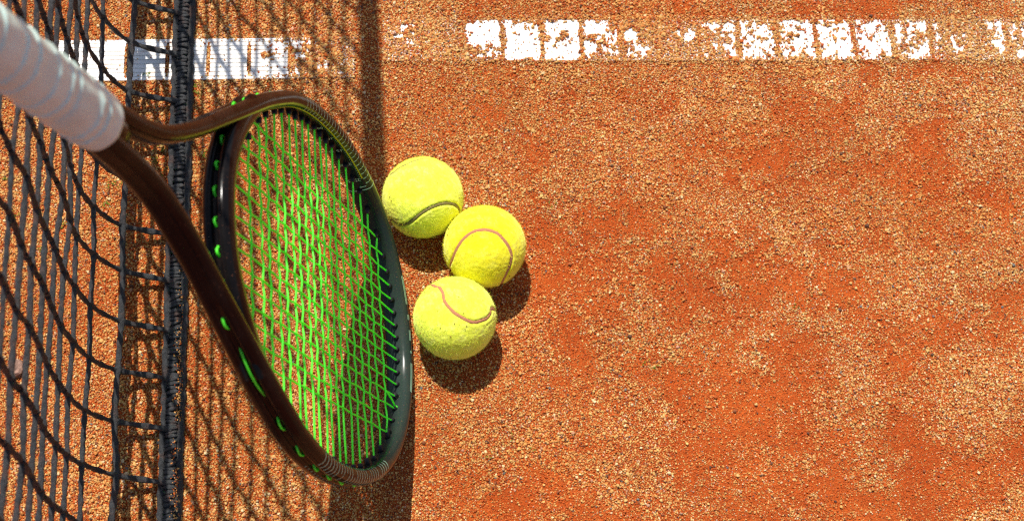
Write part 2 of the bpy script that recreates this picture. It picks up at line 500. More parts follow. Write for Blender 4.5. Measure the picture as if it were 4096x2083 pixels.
# second, sparse layer of bigger loose stones
m3 = 1700
X = rng.uniform(-0.45, 0.58, m3); Y = rng.uniform(0.14, 0.72, m3)
ok = np.abs(X - net_x0(Y)) > 0.010
for tp in TAPES:
    a, t = tape_coords(tp, X, Y); ok &= ~((np.abs(t) < tp['w'] / 2 + 0.002) & (a > tp['x0']) & (a < tp['x1']))
X, Y = X[ok], Y[ok]
r3 = np.clip(rng.lognormal(math.log(0.00100), 0.26, len(X)), 0.0007, 0.0021)
P3 = np.stack([X, Y, ground_h(X, Y) + r3 * 0.5 + 0.0006], 1)

P = np.concatenate([P1, P2, P3]); R = np.concatenate([r1, r2, r3]); Bm = np.concatenate([b1, np.zeros(len(r2)), np.zeros(len(r3))])
n = len(P)
PAL = np.array([srgb(214, 163, 98)[:3], srgb(208, 148, 84)[:3], srgb(200, 124, 62)[:3], srgb(182, 84, 34)[:3], srgb(144, 80, 48)[:3],
                srgb(228, 192, 144)[:3], srgb(104, 70, 54)[:3], srgb(114, 108, 102)[:3], srgb(198, 142, 110)[:3]])
pale = np.clip((P[:, 0] + 0.05) / 0.45, 0, 1) * 0.55 + (fbm(P[:, 0], P[:, 1], 14, 131, 4) - 0.5) * 1.1
pale = np.clip(pale, 0, 1)[:, None]
w0 = np.array([.20, .24, .24, .14, .07, .03, .03, .006, .044]); w1 = np.array([.34, .22, .12, .06, .03, .14, .03, .012, .048])
Wt = w0 * (1 - pale) + w1 * pale
Wt[:, 3] += Bm * 2.2; Wt[:, 2] += Bm * 0.7; Wt /= Wt.sum(1, keepdims=True)
ci = (np.cumsum(Wt, 1) < rng.random(n)[:, None]).sum(1).clip(0, 8)
C3 = PAL[ci] * np.array([0.93, 0.98, 0.97]) * rng.uniform(0.84, 1.12, (n, 1)) * rng.uniform(0.96, 1.04, (n, 3))
tone = np.clip((fbm(P[:, 0], P[:, 1], 9, 151, 3) - 0.5) * 2.4, -1, 1)[:, None]; tone2 = np.clip((fbm(P[:, 0], P[:, 1], 16, 161, 4) - 0.5) * 2.6, -1, 1)[:, None]
C3 = C3 * (1 + tone * np.array([0.06, 0.18, 0.30])) * (1 + 0.13 * tone2)
sc = R[:, None] * rng.uniform(0.72, 1.28, (n, 3)); sc[:, 2] *= 0.85
rot = rng.uniform(0, 2 * math.pi, (n, 3)); rot[:, :2] *= 0.12
me = bpy.data.meshes.new("clay_grit")
me.vertices.add(n); me.vertices.foreach_set("co", P.astype(np.float32).ravel())
def attr(name, typ, key, arr):
    a = me.attributes.new(name, typ, 'POINT'); a.data.foreach_set(key, np.ascontiguousarray(arr).ravel())
attr("gscale", 'FLOAT_VECTOR', "vector", sc.astype(np.float32)); attr("grot", 'FLOAT_VECTOR', "vector", rot.astype(np.float32))
attr("gcol", 'FLOAT_COLOR', "color", np.concatenate([C3, np.ones((n, 1))], 1).astype(np.float32).clip(0, 1))
attr("gidx", 'INT', "value", rng.integers(0, 6, n).astype(np.int32))
grit = bpy.data.objects.new("clay_grit", me); COL.objects.link(grit)
grit['kind'] = 'stuff'; grit['label'] = 'loose orange brick grit scattered over the clay court'; grit['category'] = 'grit'

ng = bpy.data.node_groups.new("grit_scatter", 'GeometryNodeTree')
ng.interface.new_socket("Geometry", in_out='INPUT', socket_type='NodeSocketGeometry')
ng.interface.new_socket("Geometry", in_out='OUTPUT', socket_type='NodeSocketGeometry')
N = ng.nodes; Lk = ng.links
gi = N.new("NodeGroupInput"); go = N.new("NodeGroupOutput")
iop = N.new("GeometryNodeInstanceOnPoints"); iop.inputs["Pick Instance"].default_value = True
join = N.new("GeometryNodeJoinGeometry")
for k in range(6):
    ico = N.new("GeometryNodeMeshIcoSphere"); ico.inputs["Radius"].default_value = 1.0; ico.inputs["Subdivisions"].default_value = 1
    sp = N.new("GeometryNodeSetPosition"); nz = N.new("ShaderNodeTexNoise"); nz.noise_dimensions = '4D'
    nz.inputs["Scale"].default_value = 0.9; nz.inputs["Detail"].default_value = 1.0; nz.inputs["W"].default_value = 3.7 * k + 1
    sub = N.new("ShaderNodeVectorMath"); sub.operation = 'SUBTRACT'; sub.inputs[1].default_value = (0.5, 0.5, 0.5)
    scl = N.new("ShaderNodeVectorMath"); scl.operation = 'SCALE'; scl.inputs["Scale"].default_value = 1.5
    Lk.new(nz.outputs["Color"], sub.inputs[0]); Lk.new(sub.outputs[0], scl.inputs[0]); Lk.new(scl.outputs[0], sp.inputs["Offset"])
    Lk.new(ico.outputs["Mesh"], sp.inputs["Geometry"])
    sm = N.new("GeometryNodeSetMaterial"); sm.inputs["Material"].default_value = M_grit
    Lk.new(sp.outputs[0], sm.inputs[0])
    gti = N.new("GeometryNodeGeometryToInstance"); Lk.new(sm.outputs[0], gti.inputs[0]); Lk.new(gti.outputs[0], join.inputs[0])
def named(nm, typ):
    q = N.new("GeometryNodeInputNamedAttribute"); q.data_type = typ; q.inputs["Name"].default_value = nm
    return q.outputs[0]
Lk.new(gi.outputs[0], iop.inputs["Points"]); Lk.new(join.outputs[0], iop.inputs["Instance"])
Lk.new(named("gidx", 'INT'), iop.inputs["Instance Index"]); Lk.new(named("gscale", 'FLOAT_VECTOR'), iop.inputs["Scale"])
e2r = N.new("FunctionNodeEulerToRotation"); Lk.new(named("grot", 'FLOAT_VECTOR'), e2r.inputs[0]); Lk.new(e2r.outputs[0], iop.inputs["Rotation"])
Lk.new(iop.outputs[0], go.inputs[0])
md = grit.modifiers.new("scatter", 'NODES'); md.node_group = ng
me.materials.append(M_grit)

# ------------------------------------------------------------------ tennis net
NET_Y0, NET_Y1 = -1.45, 2.60
prof = [(0.0, 0.006), (-0.0415, 0.022), (-0.0545, 0.067), (-0.0575, 0.109), (-0.0540, 0.151), (-0.0500, 0.193)]
while prof[-1][1] < 0.86:
    x, z = prof[-1]
    prof.append((x + (0.0044 if z < 0.45 else 0.0072), z + 0.042))
TOP_Z = 0.905; prof.append((prof[-1][0] - 0.003, TOP_Z))
prof = np.array(prof); NR = len(prof)
ys_seen = [0.6399, 0.5984, 0.5532, 0.5117, 0.4695, 0.4292, 0.3876, 0.3452, 0.3047, 0.2627, 0.2193]
ys = list(ys_seen)
while ys[0] < NET_Y1 - 0.05: ys.insert(0, ys[0] + 0.042)
while ys[-1] > NET_Y0 + 0.05: ys.append(ys[-1] - 0.042)
ys = np.array(ys)
def head_lean(y): return -0.022 * (y - 1.12)     # the head of the net hangs a little askew
nodes = np.zeros((len(ys), NR, 3))
for i, y in enumerate(ys):
    for k in range(NR):
        jy = 0 if k in (0, NR - 1) else rng.normal(0, 0.0012); jx = 0 if k == 0 else rng.normal(0, 0.0009)
        yy = y + jy + (0.003 if k == 1 else 0)
        push = -0.036 * math.exp(-((yy - 0.30) / 0.13) ** 2 - ((prof[k, 1] - 0.66) / 0.15) ** 2)   # the racket butt leans on the net here
        push += head_lean(yy) * (prof[k, 1] / TOP_Z) ** 4
        nodes[i, k] = (push + net_x0(yy) + prof[k, 0] + jx, yy, prof[k, 1] + (rng.normal(0, 0.0008) if 0 < k < NR - 1 else 0))
net = empty("tennis_net", (net_x0(0.4), 0.4, 0.0), 'black knotted tennis net rising from a laced hem on the clay', 'net')
NET0 = np.array(net.location)

def lumpy(P, r0, seed, amp=0.16):
    L = np.concatenate([[0], np.cumsum(np.linalg.norm(np.diff(P, axis=0), axis=1))])
    return r0 * (1 + amp * (fbm(L, L * 0 + seed * 3.1, 170, seed, 2) - 0.5) * 2)

def near(P):   # fine sampling only where the photograph looks
    return (P[:, 1].max() > 0.05) and (P[:, 1].min() < 0.80)

# horizontal cords
for k in range(1, NR - 1):
    base = catmull(nodes[::-1, k, :], 6)
    seg_in = 0.0026 if k < 13 else 0.006
    a = resample(base[base[:, 1] < 0.10], 0.014); b = resample(base[(base[:, 1] >= 0.10) & (base[:, 1] <= 0.78)], seg_in); c = resample(base[base[:, 1] > 0.78], 0.014)
    Pk = np.concatenate([a, b, c]); Pk = Pk[np.concatenate([[True], np.linalg.norm(np.diff(Pk, axis=0), axis=1) > 1e-4])]
    Pk += rng.normal(0, 0.00012, Pk.shape)
    rr = lumpy(Pk, 0.0016 if k > 8 else 0.00195 if k > 1 else 0.0025, 600 + k, 0.22)
    dn = np.abs(Pk[:, None, 1] - nodes[None, :, k, 1]).min(1)
    rr = rr * (1 + 0.22 * np.exp(-(dn / 0.0035) ** 2))
    V, F = tube(Pk - NET0, rr, 8, 2, 260.0, 0.14)
    link_mesh("horizontal_cord", V, F, M_cord, net)
# vertical cords, each from the hem up to the head tape
for i in range(len(ys)):
    vis = 0.0 < ys[i] < 0.85
    Pk = resample(catmull(nodes[i], 8), 0.0026 if vis else 0.010)
    Pk += rng.normal(0, 0.00010, Pk.shape)
    rr = lumpy(Pk, 0.00195, 700 + i, 0.22)
    seg0 = Pk[:, 2] < 0.0215
    rr = np.where(seg0, rr * 1.18, rr)
    dn = np.linalg.norm(Pk[:, None, :] - nodes[None, i, 1:, :], axis=2).min(1)
    rr = rr * (1 + 0.25 * np.exp(-(dn / 0.0035) ** 2))
    V, F = tube(Pk - NET0, rr, 8, 2, 150.0, 0.18)
    link_mesh("vertical_cord", V, F, M_cord, net)
# hem: flat bed, edge cords and lacing
yy = np.concatenate([np.arange(NET_Y0, 0.10, 0.02), np.arange(0.10, 0.78, 0.0022), np.arange(0.78, NET_Y1, 0.02)])
wob = (fbm(yy, yy * 0, 30, 801, 2) - 0.5) * 0.0022
bx = net_x0(yy) + wob
def hem_tube(off, z, r0, seed, flat, sides=8, lob=0.16, tw=240):
    Pk = np.stack([bx + off + (vnoise(yy, yy * 0, 240, seed) - 0.5) * 0.0007, yy, z + ground_h(bx, yy)], 1)
    rr = r0 * (1 + 0.40 * (vnoise(yy, yy * 0 + 0.1, 210, seed + 1) - 0.5))
    return tube(Pk - NET0, rr, sides, 2, tw, lob, flat=flat)
V, F = hem_tube(0.0006, 0.0018, 0.0088, 811, (1.0, 0.30), 12, 0.0, 0); link_mesh("hem_tape", V, F, M_lace, net)
V, F = hem_tube(-0.0068, 0.0048, 0.0026, 821, (1, 0.9)); link_mesh("edge_cord", V, F, M_cord, net)
V, F = hem_tube(0.0069, 0.0036, 0.0027, 831, (1.05, 0.7)); link_mesh("edge_cord", V, F, M_cord, net)
V, F = hem_tube(-0.0005, 0.0034, 0.0046, 841, (1, 0.62), 10, 0.05, 90); link_mesh("hem_rope", V, F, M_lace, net)
yc = 0.125; stitches = []; far_acc = Acc()
def stitch(yc, ln, tilt):
    t = np.linspace(-1, 1, 7)
    xs = -0.0002 + 0.0045 * t + rng.uniform(-0.0005, 0.0005)
    zz = 0.0050 + rng.uniform(0.0012, 0.0027) * np.sqrt(np.clip(1 - (t * 0.98) ** 2, 0, 1))
    P_ = np.stack([net_x0(yc) + np.interp(yc, yy, wob) + xs, yc + tilt * t * 0.0022 + rng.normal(0, 0.00015, 7), zz], 1)
    return tube(P_ - NET0, ln * (1 - 0.35 * t ** 2) * rng.uniform(0.92, 1.08, 7), 6, flat=(1, 0.62))
while yc < 0.755:
    ln = rng.uniform(0.0012, 0.0020); yc += ln
    V, F = stitch(yc, ln * 1.12, rng.normal(0.35, 0.45))
    link_mesh("stitch", V, F, M_lace, net)
    yc += ln + (rng.uniform(0.0012, 0.003) if rng.random() < 0.12 else rng.uniform(-0.0002, 0.0006))
for y0, y1 in ((NET_Y0, 0.12), (0.76, NET_Y1)):
    yq = y0
    while yq < y1:
        far_acc.add(stitch(yq, 0.0018, 0.4)); yq += 0.0042
fo = far_acc.build("lacing", M_lace, net); fo['kind'] = 'stuff'
# head tape along the top
hx = net_x0(yy) + prof[-1, 0] + head_lean(yy)
ring = [(-0.004, -0.052), (-0.005, -0.02), (-0.004, 0.004), (0.0, 0.0065), (0.004, 0.004), (0.005, -0.02), (0.004, -0.052), (0.0, -0.049)]
V = []; F = []
for i in range(0, len(yy), 1):
    for (a, b) in ring: V.append((hx[i] + a * 1.5 - 0.003 - NET0[0], yy[i] - NET0[1], TOP_Z + b))
m_ = len(ring)
for i in range(len(yy) - 1):
    for j in range(m_):
        k = (j + 1) % m_; F.append((i * m_ + j, (i + 1) * m_ + j, (i + 1) * m_ + k, i * m_ + k))
link_mesh("head_tape", V, F, M_white, net)

# ------------------------------------------------------------------ tennis balls
FELT1 = (srgb(220, 230, 60), srgb(242, 248, 78), srgb(248, 250, 140), srgb(206, 222, 70))
FELT2 = (srgb(232, 220, 24), srgb(248, 236, 44), srgb(250, 244, 104), srgb(216, 214, 44))
BALLS = [
 ((-0.0195, 0.4563), 0.0338, 'fuzzy yellow tennis ball touching the racket rim, dark grey seam', M_seam_d, FELT1,
  [[[-0.785, -0.616, 0.066], [-0.648, -0.75, 0.131], [-0.495, -0.837, 0.234], [-0.305, -0.85, 0.429], [-0.138, -0.78, 0.611], [0.008, -0.699, 0.715], [0.19, -0.602, 0.776], [0.391, -0.505, 0.769], [0.592, -0.426, 0.684], [0.779, -0.378, 0.501], [0.894, -0.367, 0.258]],
   [[0.40, 0.82, 0.35], [0.18, 0.83, 0.52], [-0.024, 0.774, 0.632], [-0.208, 0.694, 0.69], [-0.429, 0.589, 0.685], [-0.615, 0.51, 0.601], [-0.76, 0.42, 0.45]]]),
 ((0.0325, 0.4134), 0.0340, 'yellow tennis ball between the other two, broad brown arched seam', M_seam_l, FELT2,
  [[[-0.813, -0.5, 0.298], [-0.718, -0.34, 0.607], [-0.604, -0.187, 0.774], [-0.481, -0.077, 0.874], [-0.302, 0.022, 0.953], [-0.087, 0.059, 0.995], [0.094, 0.043, 0.995], [0.277, -0.018, 0.961], [0.425, -0.135, 0.895], [0.558, -0.283, 0.78], [0.638, -0.44, 0.632], [0.609, -0.635, 0.474], [0.527, -0.801, 0.282], [0.449, -0.893, -0.015]]]),
 ((0.0087, 0.3512), 0.0336, 'lowest yellow tennis ball, pinkish seam curving across its top, brown specks', M_seam_l, FELT1,
  [[[-0.515, 0.622, 0.591], [-0.404, 0.545, 0.735], [-0.311, 0.353, 0.883], [-0.271, 0.14, 0.952], [-0.161, -0.04, 0.986], [-0.016, -0.187, 0.982], [0.111, -0.262, 0.959], [0.256, -0.328, 0.909], [0.438, -0.364, 0.822], [0.62, -0.293, 0.727], [0.768, -0.188, 0.612], [0.862, -0.019, 0.507], [0.901, 0.126, 0.415]]])]

import bmesh
def ball(pos, r, label, seam_m, hue, segs, seed):
    br = np.random.default_rng(seed)
    root = empty("tennis_ball", (pos[0], pos[1], r), label, 'tennis ball', 'tennis balls lying in the clay by the racket')
    # closed seam: the visible runs joined by runs round the underside
    ctrl = []
    for si, sgm in enumerate(segs):
        ctrl += [np.array(v) for v in sgm]
        a = np.array(sgm[-1]); b = np.array(segs[(si + 1) % len(segs)][0])
        m1 = a * 0.8 + np.array((0, 0, -0.9)) + b * 0.1; m2 = b * 0.8 + np.array((0, 0, -0.9)) + a * 0.1
        ctrl += [m1 / np.linalg.norm(m1), m2 / np.linalg.norm(m2)]
    ctrl = [c / np.linalg.norm(c) for c in ctrl]
    cl = np.array(ctrl[-3:] + ctrl + ctrl[:4]); cv = catmull(cl, 14)[3 * 14:-(3 * 14)]
    cv /= np.linalg.norm(cv, axis=1)[:, None]
    bmh = bmesh.new(); bmesh.ops.create_icosphere(bmh, subdivisions=6, radius=1.0)
    D = np.array([v.co[:] for v in bmh.verts]); F = [[v.index for v in f.verts] for f in bmh.faces]; bmh.free()
    D /= np.linalg.norm(D, axis=1)[:, None]
    ang = np.full(len(D), 9.0)
    for i in range(0, len(D), 4000):
        ang[i:i + 4000] = np.arccos(np.clip((D[i:i + 4000] @ cv.T).max(1), -1, 1))
    dist = ang * r
    f1 = fbm(D[:, 0] * 3 + D[:, 2], D[:, 1] * 3 + D[:, 2] * 1.7, 9, seed, 4) - 0.5
    f2 = br.normal(0, 1, len(D))
    rad_ = r + 0.00045 * f1 * 2.6 + 0.00006 * f2 - 0.0016 * np.exp(-(dist / 0.0015) ** 4) + 0.0003 * np.exp(-((dist - 0.0031) / 0.0012) ** 2)
    fm = mat_felt("ball_felt", hue)
    link_mesh("felt", D * rad_[:, None], F, fm, root)
    # seam ribbon
    t = np.gradient(cv, axis=0); t /= np.linalg.norm(t, axis=1)[:, None] + 1e-12
    s = np.cross(cv, t); s /= np.linalg.norm(s, axis=1)[:, None]
    m_ = len(cv); Vr = []
    hw = 0.00160 * (1 + 0.25 * (vnoise(np.arange(m_) * .1, np.zeros(m_), 2, seed) - .5))
    for q, dz in ((-1.3, -0.0016), (-0.6, -0.00035), (0, -0.0002), (0.6, -0.00035), (1.3, -0.0016)):
        Vr.append(cv * (r + dz) + s * (q * hw)[:, None])
    Vr = np.concatenate(Vr); Fr = []
    for k in range(4):
        for i in range(m_):
            j = (i + 1) % m_
            Fr.append((k * m_ + i, k * m_ + j, (k + 1) * m_ + j, (k + 1) * m_ + i))
    link_mesh("seam", Vr, Fr, seam_m, root)
    # fibres standing off the felt
    nf = 8000
    d = br.normal(size=(nf, 3)); d /= np.linalg.norm(d, axis=1)[:, None]
    am = np.concatenate([np.arccos(np.clip((d[i:i + 3000] @ cv.T).max(1), -1, 1)) for i in range(0, nf, 3000)]) * r
    d = d[(am > 0.0016) & (d[:, 2] > -0.8)]; nf = len(d)
    ln = br.uniform(0.0008, 0.0026, nf) * np.where(br.random(nf) < 0.06, 1.8, 1)
    tg = np.cross(d, br.normal(size=(nf, 3))); tg /= np.linalg.norm(tg, axis=1)[:, None]
    sd = np.cross(d, tg)
    p0 = d * (r - 0.0003); p1 = p0 + d * (ln * 0.55)[:, None] + tg * (ln * 0.35)[:, None]; p2 = p1 + d * (ln * 0.18)[:, None] + tg * (ln * 0.55)[:, None]
    wd = 0.00006
    V = np.stack([p0 - sd * wd, p0 + sd * wd, p1 + sd * wd * .8, p1 - sd * wd * .8, p2], 1).reshape(-1, 3)
    b = np.arange(nf)[:, None] * 5
    F = np.concatenate([b + [0, 1, 2], b + [0, 2, 3], b + [3, 2, 4]])
    fz = link_mesh("fuzz", V, F, fm, root, smooth=False); fz['kind'] = 'stuff'
    return root, fm
for i, (pos, r, lab, sm, hue, segs) in enumerate(BALLS):
    root, fm = ball(pos, r, lab, sm, hue, segs, 900 + 10 * i)
    # specks of clay stuck in the felt
    br = np.random.default_rng(40 + i); acc = Acc()
    for q in range(26 if i == 2 else 9):
        d = np.array([br.normal(0, .6), br.normal(-.45 if q % 2 else 0.1, .5), abs(br.normal(0.35, .4))]); d /= np.linalg.norm(d)
        bmh = bmesh.new(); bmesh.ops.create_icosphere(bmh, subdivisions=1, radius=br.uniform(0.00025, 0.00055))
        acc.add((np.array([v.co[:] for v in bmh.verts]) + d * (r + 0.0006), [[v.index for v in f.verts] for f in bmh.faces])); bmh.free()
    sp = acc.build("clay_speck", mat_simple("clay_speck_brown", srgb(120, 62, 36), 0.9, 0.2), root, smooth=False); sp['kind'] = 'stuff'

# ------------------------------------------------------------------ tennis racket
U = Vector((-0.27436, -0.05791, 0.95988)); Vv = Vector((0.08346, -0.99585, -0.03623)); Wn = Vector((0.958, 0.07017, 0.27805))
ORG = Vector((-0.03406, 0.3356, -0.00103))
racket = empty("tennis_racket", ORG, 'black tennis racket with green strings and white grip, head down against the net', 'racket')
racket.matrix_world = Matrix(((U.x, Vv.x, Wn.x, ORG.x), (U.y, Vv.y, Wn.y, ORG.y), (U.z, Vv.z, Wn.z, ORG.z), (0, 0, 0, 1)))
CU, AI, BI, EXP = 0.178, 0.162, 0.1238, 2.12
def inner_v(u, a=AI, b=BI): return b * max(0.0, 1 - abs((u - CU) / a) ** EXP) ** (1 / EXP)
def inner_du(v, a=AI, b=BI): return a * max(0.0, 1 - abs(v / b) ** EXP) ** (1 / EXP)
# centre line of the hoop and the two throat arms
AC, BC = 0.168, 0.1298
ths = np.linspace(-math.acos(-0.56), math.acos(-0.56), 90)
def sgnp(x, p): return np.sign(x) * np.abs(x) ** p
hoop = np.stack([CU - AC * sgnp(np.cos(ths), 2 / EXP), BC * sgnp(np.sin(ths), 2 / EXP)], 1)
arm = [(0.302, 0.0955), (0.331, 0.0785), (0.365, 0.0585), (0.403, 0.0365), (0.441, 0.0190), (0.470, 0.0120), (0.495, 0.0095), (0.520, 0.0066)]
armp = np.array(arm)
ctrl = np.concatenate([armp[::-1] * [1, -1], hoop[::3], hoop[-1:], armp])
path = resample(catmull(ctrl, 8), 0.0022)
T2 = np.gradient(path, axis=0); T2 /= np.linalg.norm(T2, axis=1)[:, None]
Nn = np.stack([-T2[:, 1], T2[:, 0]], 1)
# outward: away from the hoop centre / away from the axis for the arms
ctr = np.stack([np.clip(path[:, 0], CU - 0.02, 0.5), np.zeros(len(path))], 1)
if ((path - ctr) * Nn).sum() < 0: Nn = -Nn
half = [(0.0034, 0.0), (0.0034, 0.0018), (0.0044, 0.0024), (0.0058, 0.0031), (0.0060, 0.0050), (0.0054, 0.0082), (0.0040, 0.0103), (0.0014, 0.0114), (-0.0014, 0.0114),
        (-0.0038, 0.0104), (-0.0053, 0.0082), (-0.0060, 0.0050), (-0.0062, 0.0025), (-0.0062, 0.0)]
PROF = np.array(half + [(a, -b) for a, b in half[-2:0:-1]]) * [1.0, 0.92]
NP = len(PROF)
def prof_at(i, j):
    """profile point j (float) at path index i (float) in racket space, with its normal offset"""
    i = np.clip(i, 0, len(path) - 1.001); i0 = int(i); fi = i - i0
    c = path[i0] * (1 - fi) + path[i0 + 1] * fi; nn = Nn[i0] * (1 - fi) + Nn[i0 + 1] * fi
    j0 = int(math.floor(j)); fj = j - j0
    a = PROF[j0 % NP] * (1 - fj) + PROF[(j0 + 1) % NP] * fj
    d = PROF[(j0 + 1) % NP] - PROF[(j0) % NP]; nrm = np.array([d[1], -d[0]]); nrm /= np.linalg.norm(nrm) + 1e-9
    return c, nn, a, nrm
def on_frame(i, j, lift=0.00015):
    c, nn, a, nrm = prof_at(i, j); a = a + nrm * lift
    a = a * (1 - 0.16 * min(1, max(0, (c[0] - 0.31) / 0.08)))
    return np.array([c[0] + nn[0] * a[0], c[1] + nn[1] * a[0], a[1]])
gro = np.clip((0.372 - path[:, 0]) / 0.03, 0.0, 1)     # groove fades out on the arms
V = np.zeros((len(path), NP, 3))
for j, (a, b) in enumerate(PROF):
    aa = np.full(len(path), a)
    if a > 0 and abs(b) < 0.0026: aa = 0.0058 - (0.0058 - a) * gro
    slim = 1 - 0.16 * np.clip((path[:, 0] - 0.31) / 0.08, 0, 1)
    V[:, j, 0] = path[:, 0] + Nn[:, 0] * aa * slim; V[:, j, 1] = path[:, 1] + Nn[:, 1] * aa * slim; V[:, j, 2] = b * slim
idx = np.arange(len(path) * NP).reshape(len(path), NP)
F = []
for i in range(len(path) - 1):
    for j in range(NP):
        k = (j + 1) % NP; F.append((idx[i, j], idx[i, k], idx[i + 1, k], idx[i + 1, j]))
fr = link_mesh("frame", V.reshape(-1, 3), F, M_frame, racket)
# bridge across the throat
def bridge_u(v): return 0.3640 - 0.045 * (abs(v) / 0.085) ** 2.2
tb = np.linspace(-1, 1, 41)
bv = 0.0875 * np.sin(tb * math.pi / 2)
bu = np.array([bridge_u(v) for v in bv])
bp = np.stack([bu, bv], 1)
Tb = np.gradient(bp, axis=0); Tb /= np.linalg.norm(Tb, axis=1)[:, None]; Nb = np.stack([-Tb[:, 1], Tb[:, 0]], 1)
if Nb[20, 0] < 0: Nb = -Nb
PB = PROF * [1.35, 0.86]
Vb = np.zeros((41, NP, 3))
for j, (a, b) in enumerate(PB):
    Vb[:, j, 0] = bp[:, 0] + Nb[:, 0] * a; Vb[:, j, 1] = bp[:, 1] + Nb[:, 1] * a; Vb[:, j, 2] = b
ib = np.arange(41 * NP).reshape(41, NP); Fb = []
for i in range(40):
    for j in range(NP):
        k = (j + 1) % NP; Fb.append((ib[i, j], ib[i, k], ib[i + 1, k], ib[i + 1, j]))
link_mesh("bridge", Vb.reshape(-1, 3), Fb, M_frame, racket)

# strings
half_m = [0.0050, 0.0150, 0.0253, 0.0357, 0.0464, 0.0573, 0.0685, 0.0800]
mains = sorted([-v for v in half_m] + half_m)
crosses = sorted([0.0555, 0.0752, 0.0925, 0.1090, 0.1250, 0.1408, 0.1558, 0.1685, 0.1815, 0.1926, 0.2059, 0.2174, 0.2312, 0.2428, 0.2575, 0.2705, 0.2863, 0.2987, 0.3170])
SR, AMP = 0.00074, 0.00040
def weave(knots, signs, endpad):
    """offset w at positions along a string: smooth zig-zag through signed crossings"""
    t = []; w = []
    a0, a1 = endpad
    ks = [a0] + list(knots) + [a1]; sg = [0] + list(signs) + [0]
    for q in range(len(ks) - 1):
        for f_ in np.linspace(0, 1, 5, endpoint=False):
            t.append(ks[q] + (ks[q + 1] - ks[q]) * f_)
            s_ = 0.5 - 0.5 * math.cos(math.pi * min(1, max(0, (f_ - 0.1) / 0.8)))
            w.append((sg[q] * (1 - s_) + sg[q + 1] * s_) * AMP)
    t.append(ks[-1]); w.append(0)
    return np.array(t), np.array(w)
ends = []
for mi, v in enumerate(mains):
    du = inner_du(v); ut = bridge_u(v) - 0.0082; u0, u1 = CU - du - 0.002, ut + 0.002
    kn = [(ci, c) for ci, c in enumerate(crosses) if u0 + 0.003 < c < u1 - 0.003]
    t, w = weave([c for _, c in kn], [1 if (ci + mi) % 2 else -1 for ci, _ in kn], (u0, u1))
    vv = v + 0.00025 * np.sin(t * 90 + mi)
    V, F = tube(np.stack([t, vv, w], 1), SR, 6); link_mesh("main_string", V, F, M_string, racket)
    ends += [(CU - du, v, 0), (ut, v, 0)]
for ci, u in enumerate(crosses):
    hv = inner_v(u); v0, v1 = -hv - 0.002, hv + 0.002
    kn = [(mi, m) for mi, m in enumerate(mains) if v0 + 0.003 < m < v1 - 0.003]
    t, w = weave([m for _, m in kn], [-1 if (ci + mi) % 2 else 1 for mi, _ in kn], (v0, v1))
    uu = u + 0.0003 * np.sin(t * 70 + ci * 1.3)
    V, F = tube(np.stack([uu, t, w], 1), SR, 6); link_mesh("cross_string", V, F, M_string, racket)
    ends += [(u, -hv, 1), (u, hv, 1)]
# tie-off knot near the tip and its tail
V, F = tube(resample(catmull([(0.0300, 0.0570, 0.0006), (0.044, 0.0520, 0.0016), (0.056, 0.0475, 0.0010)], 8), 0.001), SR, 6)
link_mesh("string_tail", V, F, M_string, racket)
kn = Acc()
for a_ in range(3):
    th = np.linspace(0, 2 * math.pi, 15)
    c_ = np.array((0.0305 + 0.0009 * a_, 0.0563, 0.0006))
    kn.add(tube(np.stack([c_[0] + 0.0003 * np.sin(th), c_[1] + 0.0011 * np.cos(th), c_[2] + 0.0011 * np.sin(th)], 1), SR, 6))
kn.build("string_knot", M_string, racket)
# grommets: black sleeves on the inside of the hoop
def sleeve(p, d, r, ln):
    d = np.array(d, float); d /= np.linalg.norm(d); p = np.array(p, float)
    Pk = np.stack([p - d * 0.001, p + d * ln * 0.8, p + d * ln, p + d * (ln - 0.0004), p + d * 0.0]); rr = [r * 1.15, r, r * 0.95, r * 0.62, r * 0.60]
    return tube(Pk, rr, 8, caps=True, upv=(0.1, 0.2, 0.97))
for (u, v, kind_) in ends:
    e = np.array([-(u - CU), -v * (AI / BI) ** 2]); e /= np.linalg.norm(e)
    d = (math.copysign(1, CU - u), 0, 0) if kind_ == 0 else (0, -math.copysign(1, v), 0)
    V, F = sleeve((u, v, 0), (d[0] * .6 + e[0] * .4, d[1] * .6 + e[1] * .4, 0), 0.0021, 0.0034 if rng.random() < 0.75 else 0.0055)
    link_mesh("grommet", V, F, M_grom, racket, smooth=True)
# string loops showing in the outer groove
L2 = np.concatenate([[0], np.cumsum(np.linalg.norm(np.diff(path, axis=0), axis=1))])
def loop_on(p0, p1, nfun, k_out=1.0):
    P_ = []
    for f_ in np.linspace(0, 1, 9):
        c_, n_ = nfun(p0 + (p1 - p0) * f_)
        b_ = (0.0020 + 0.0026 * math.sin(math.pi * f_)) * k_out
        P_.append((c_[0] + n_[0] * b_, c_[1] + n_[1] * b_, 0.0))
    return tube(P_, SR * 1.15, 6)
def nf_frame(i):
    i = min(max(i, 0), len(path) - 1.001); i0 = int(i); f_ = i - i0
    return path[i0] * (1 - f_) + path[i0 + 1] * f_, Nn[i0] * (1 - f_) + Nn[i0 + 1] * f_
def nf_bridge(i):
    i = min(max(i, 0), 39.999); i0 = int(i); f_ = i - i0
    return bp[i0] * (1 - f_) + bp[i0 + 1] * f_, Nb[i0] * (1 - f_) + Nb[i0 + 1] * f_
def idx_for_u(u, side):
    sel = np.where((np.sign(path[:, 1]) == side))[0]
    return float(sel[np.argmin(np.abs(path[sel, 0] - u))])
LOOPS = ((0.3618, 0.3516), (0.2817, 0.2677), (0.2507, 0.2375), (0.2228, 0.2115), (0.1973, 0.1877), (0.1727, 0.1626), (0.1480, 0.1370), (0.1210, 0.1080), (0.0900, 0.0740))
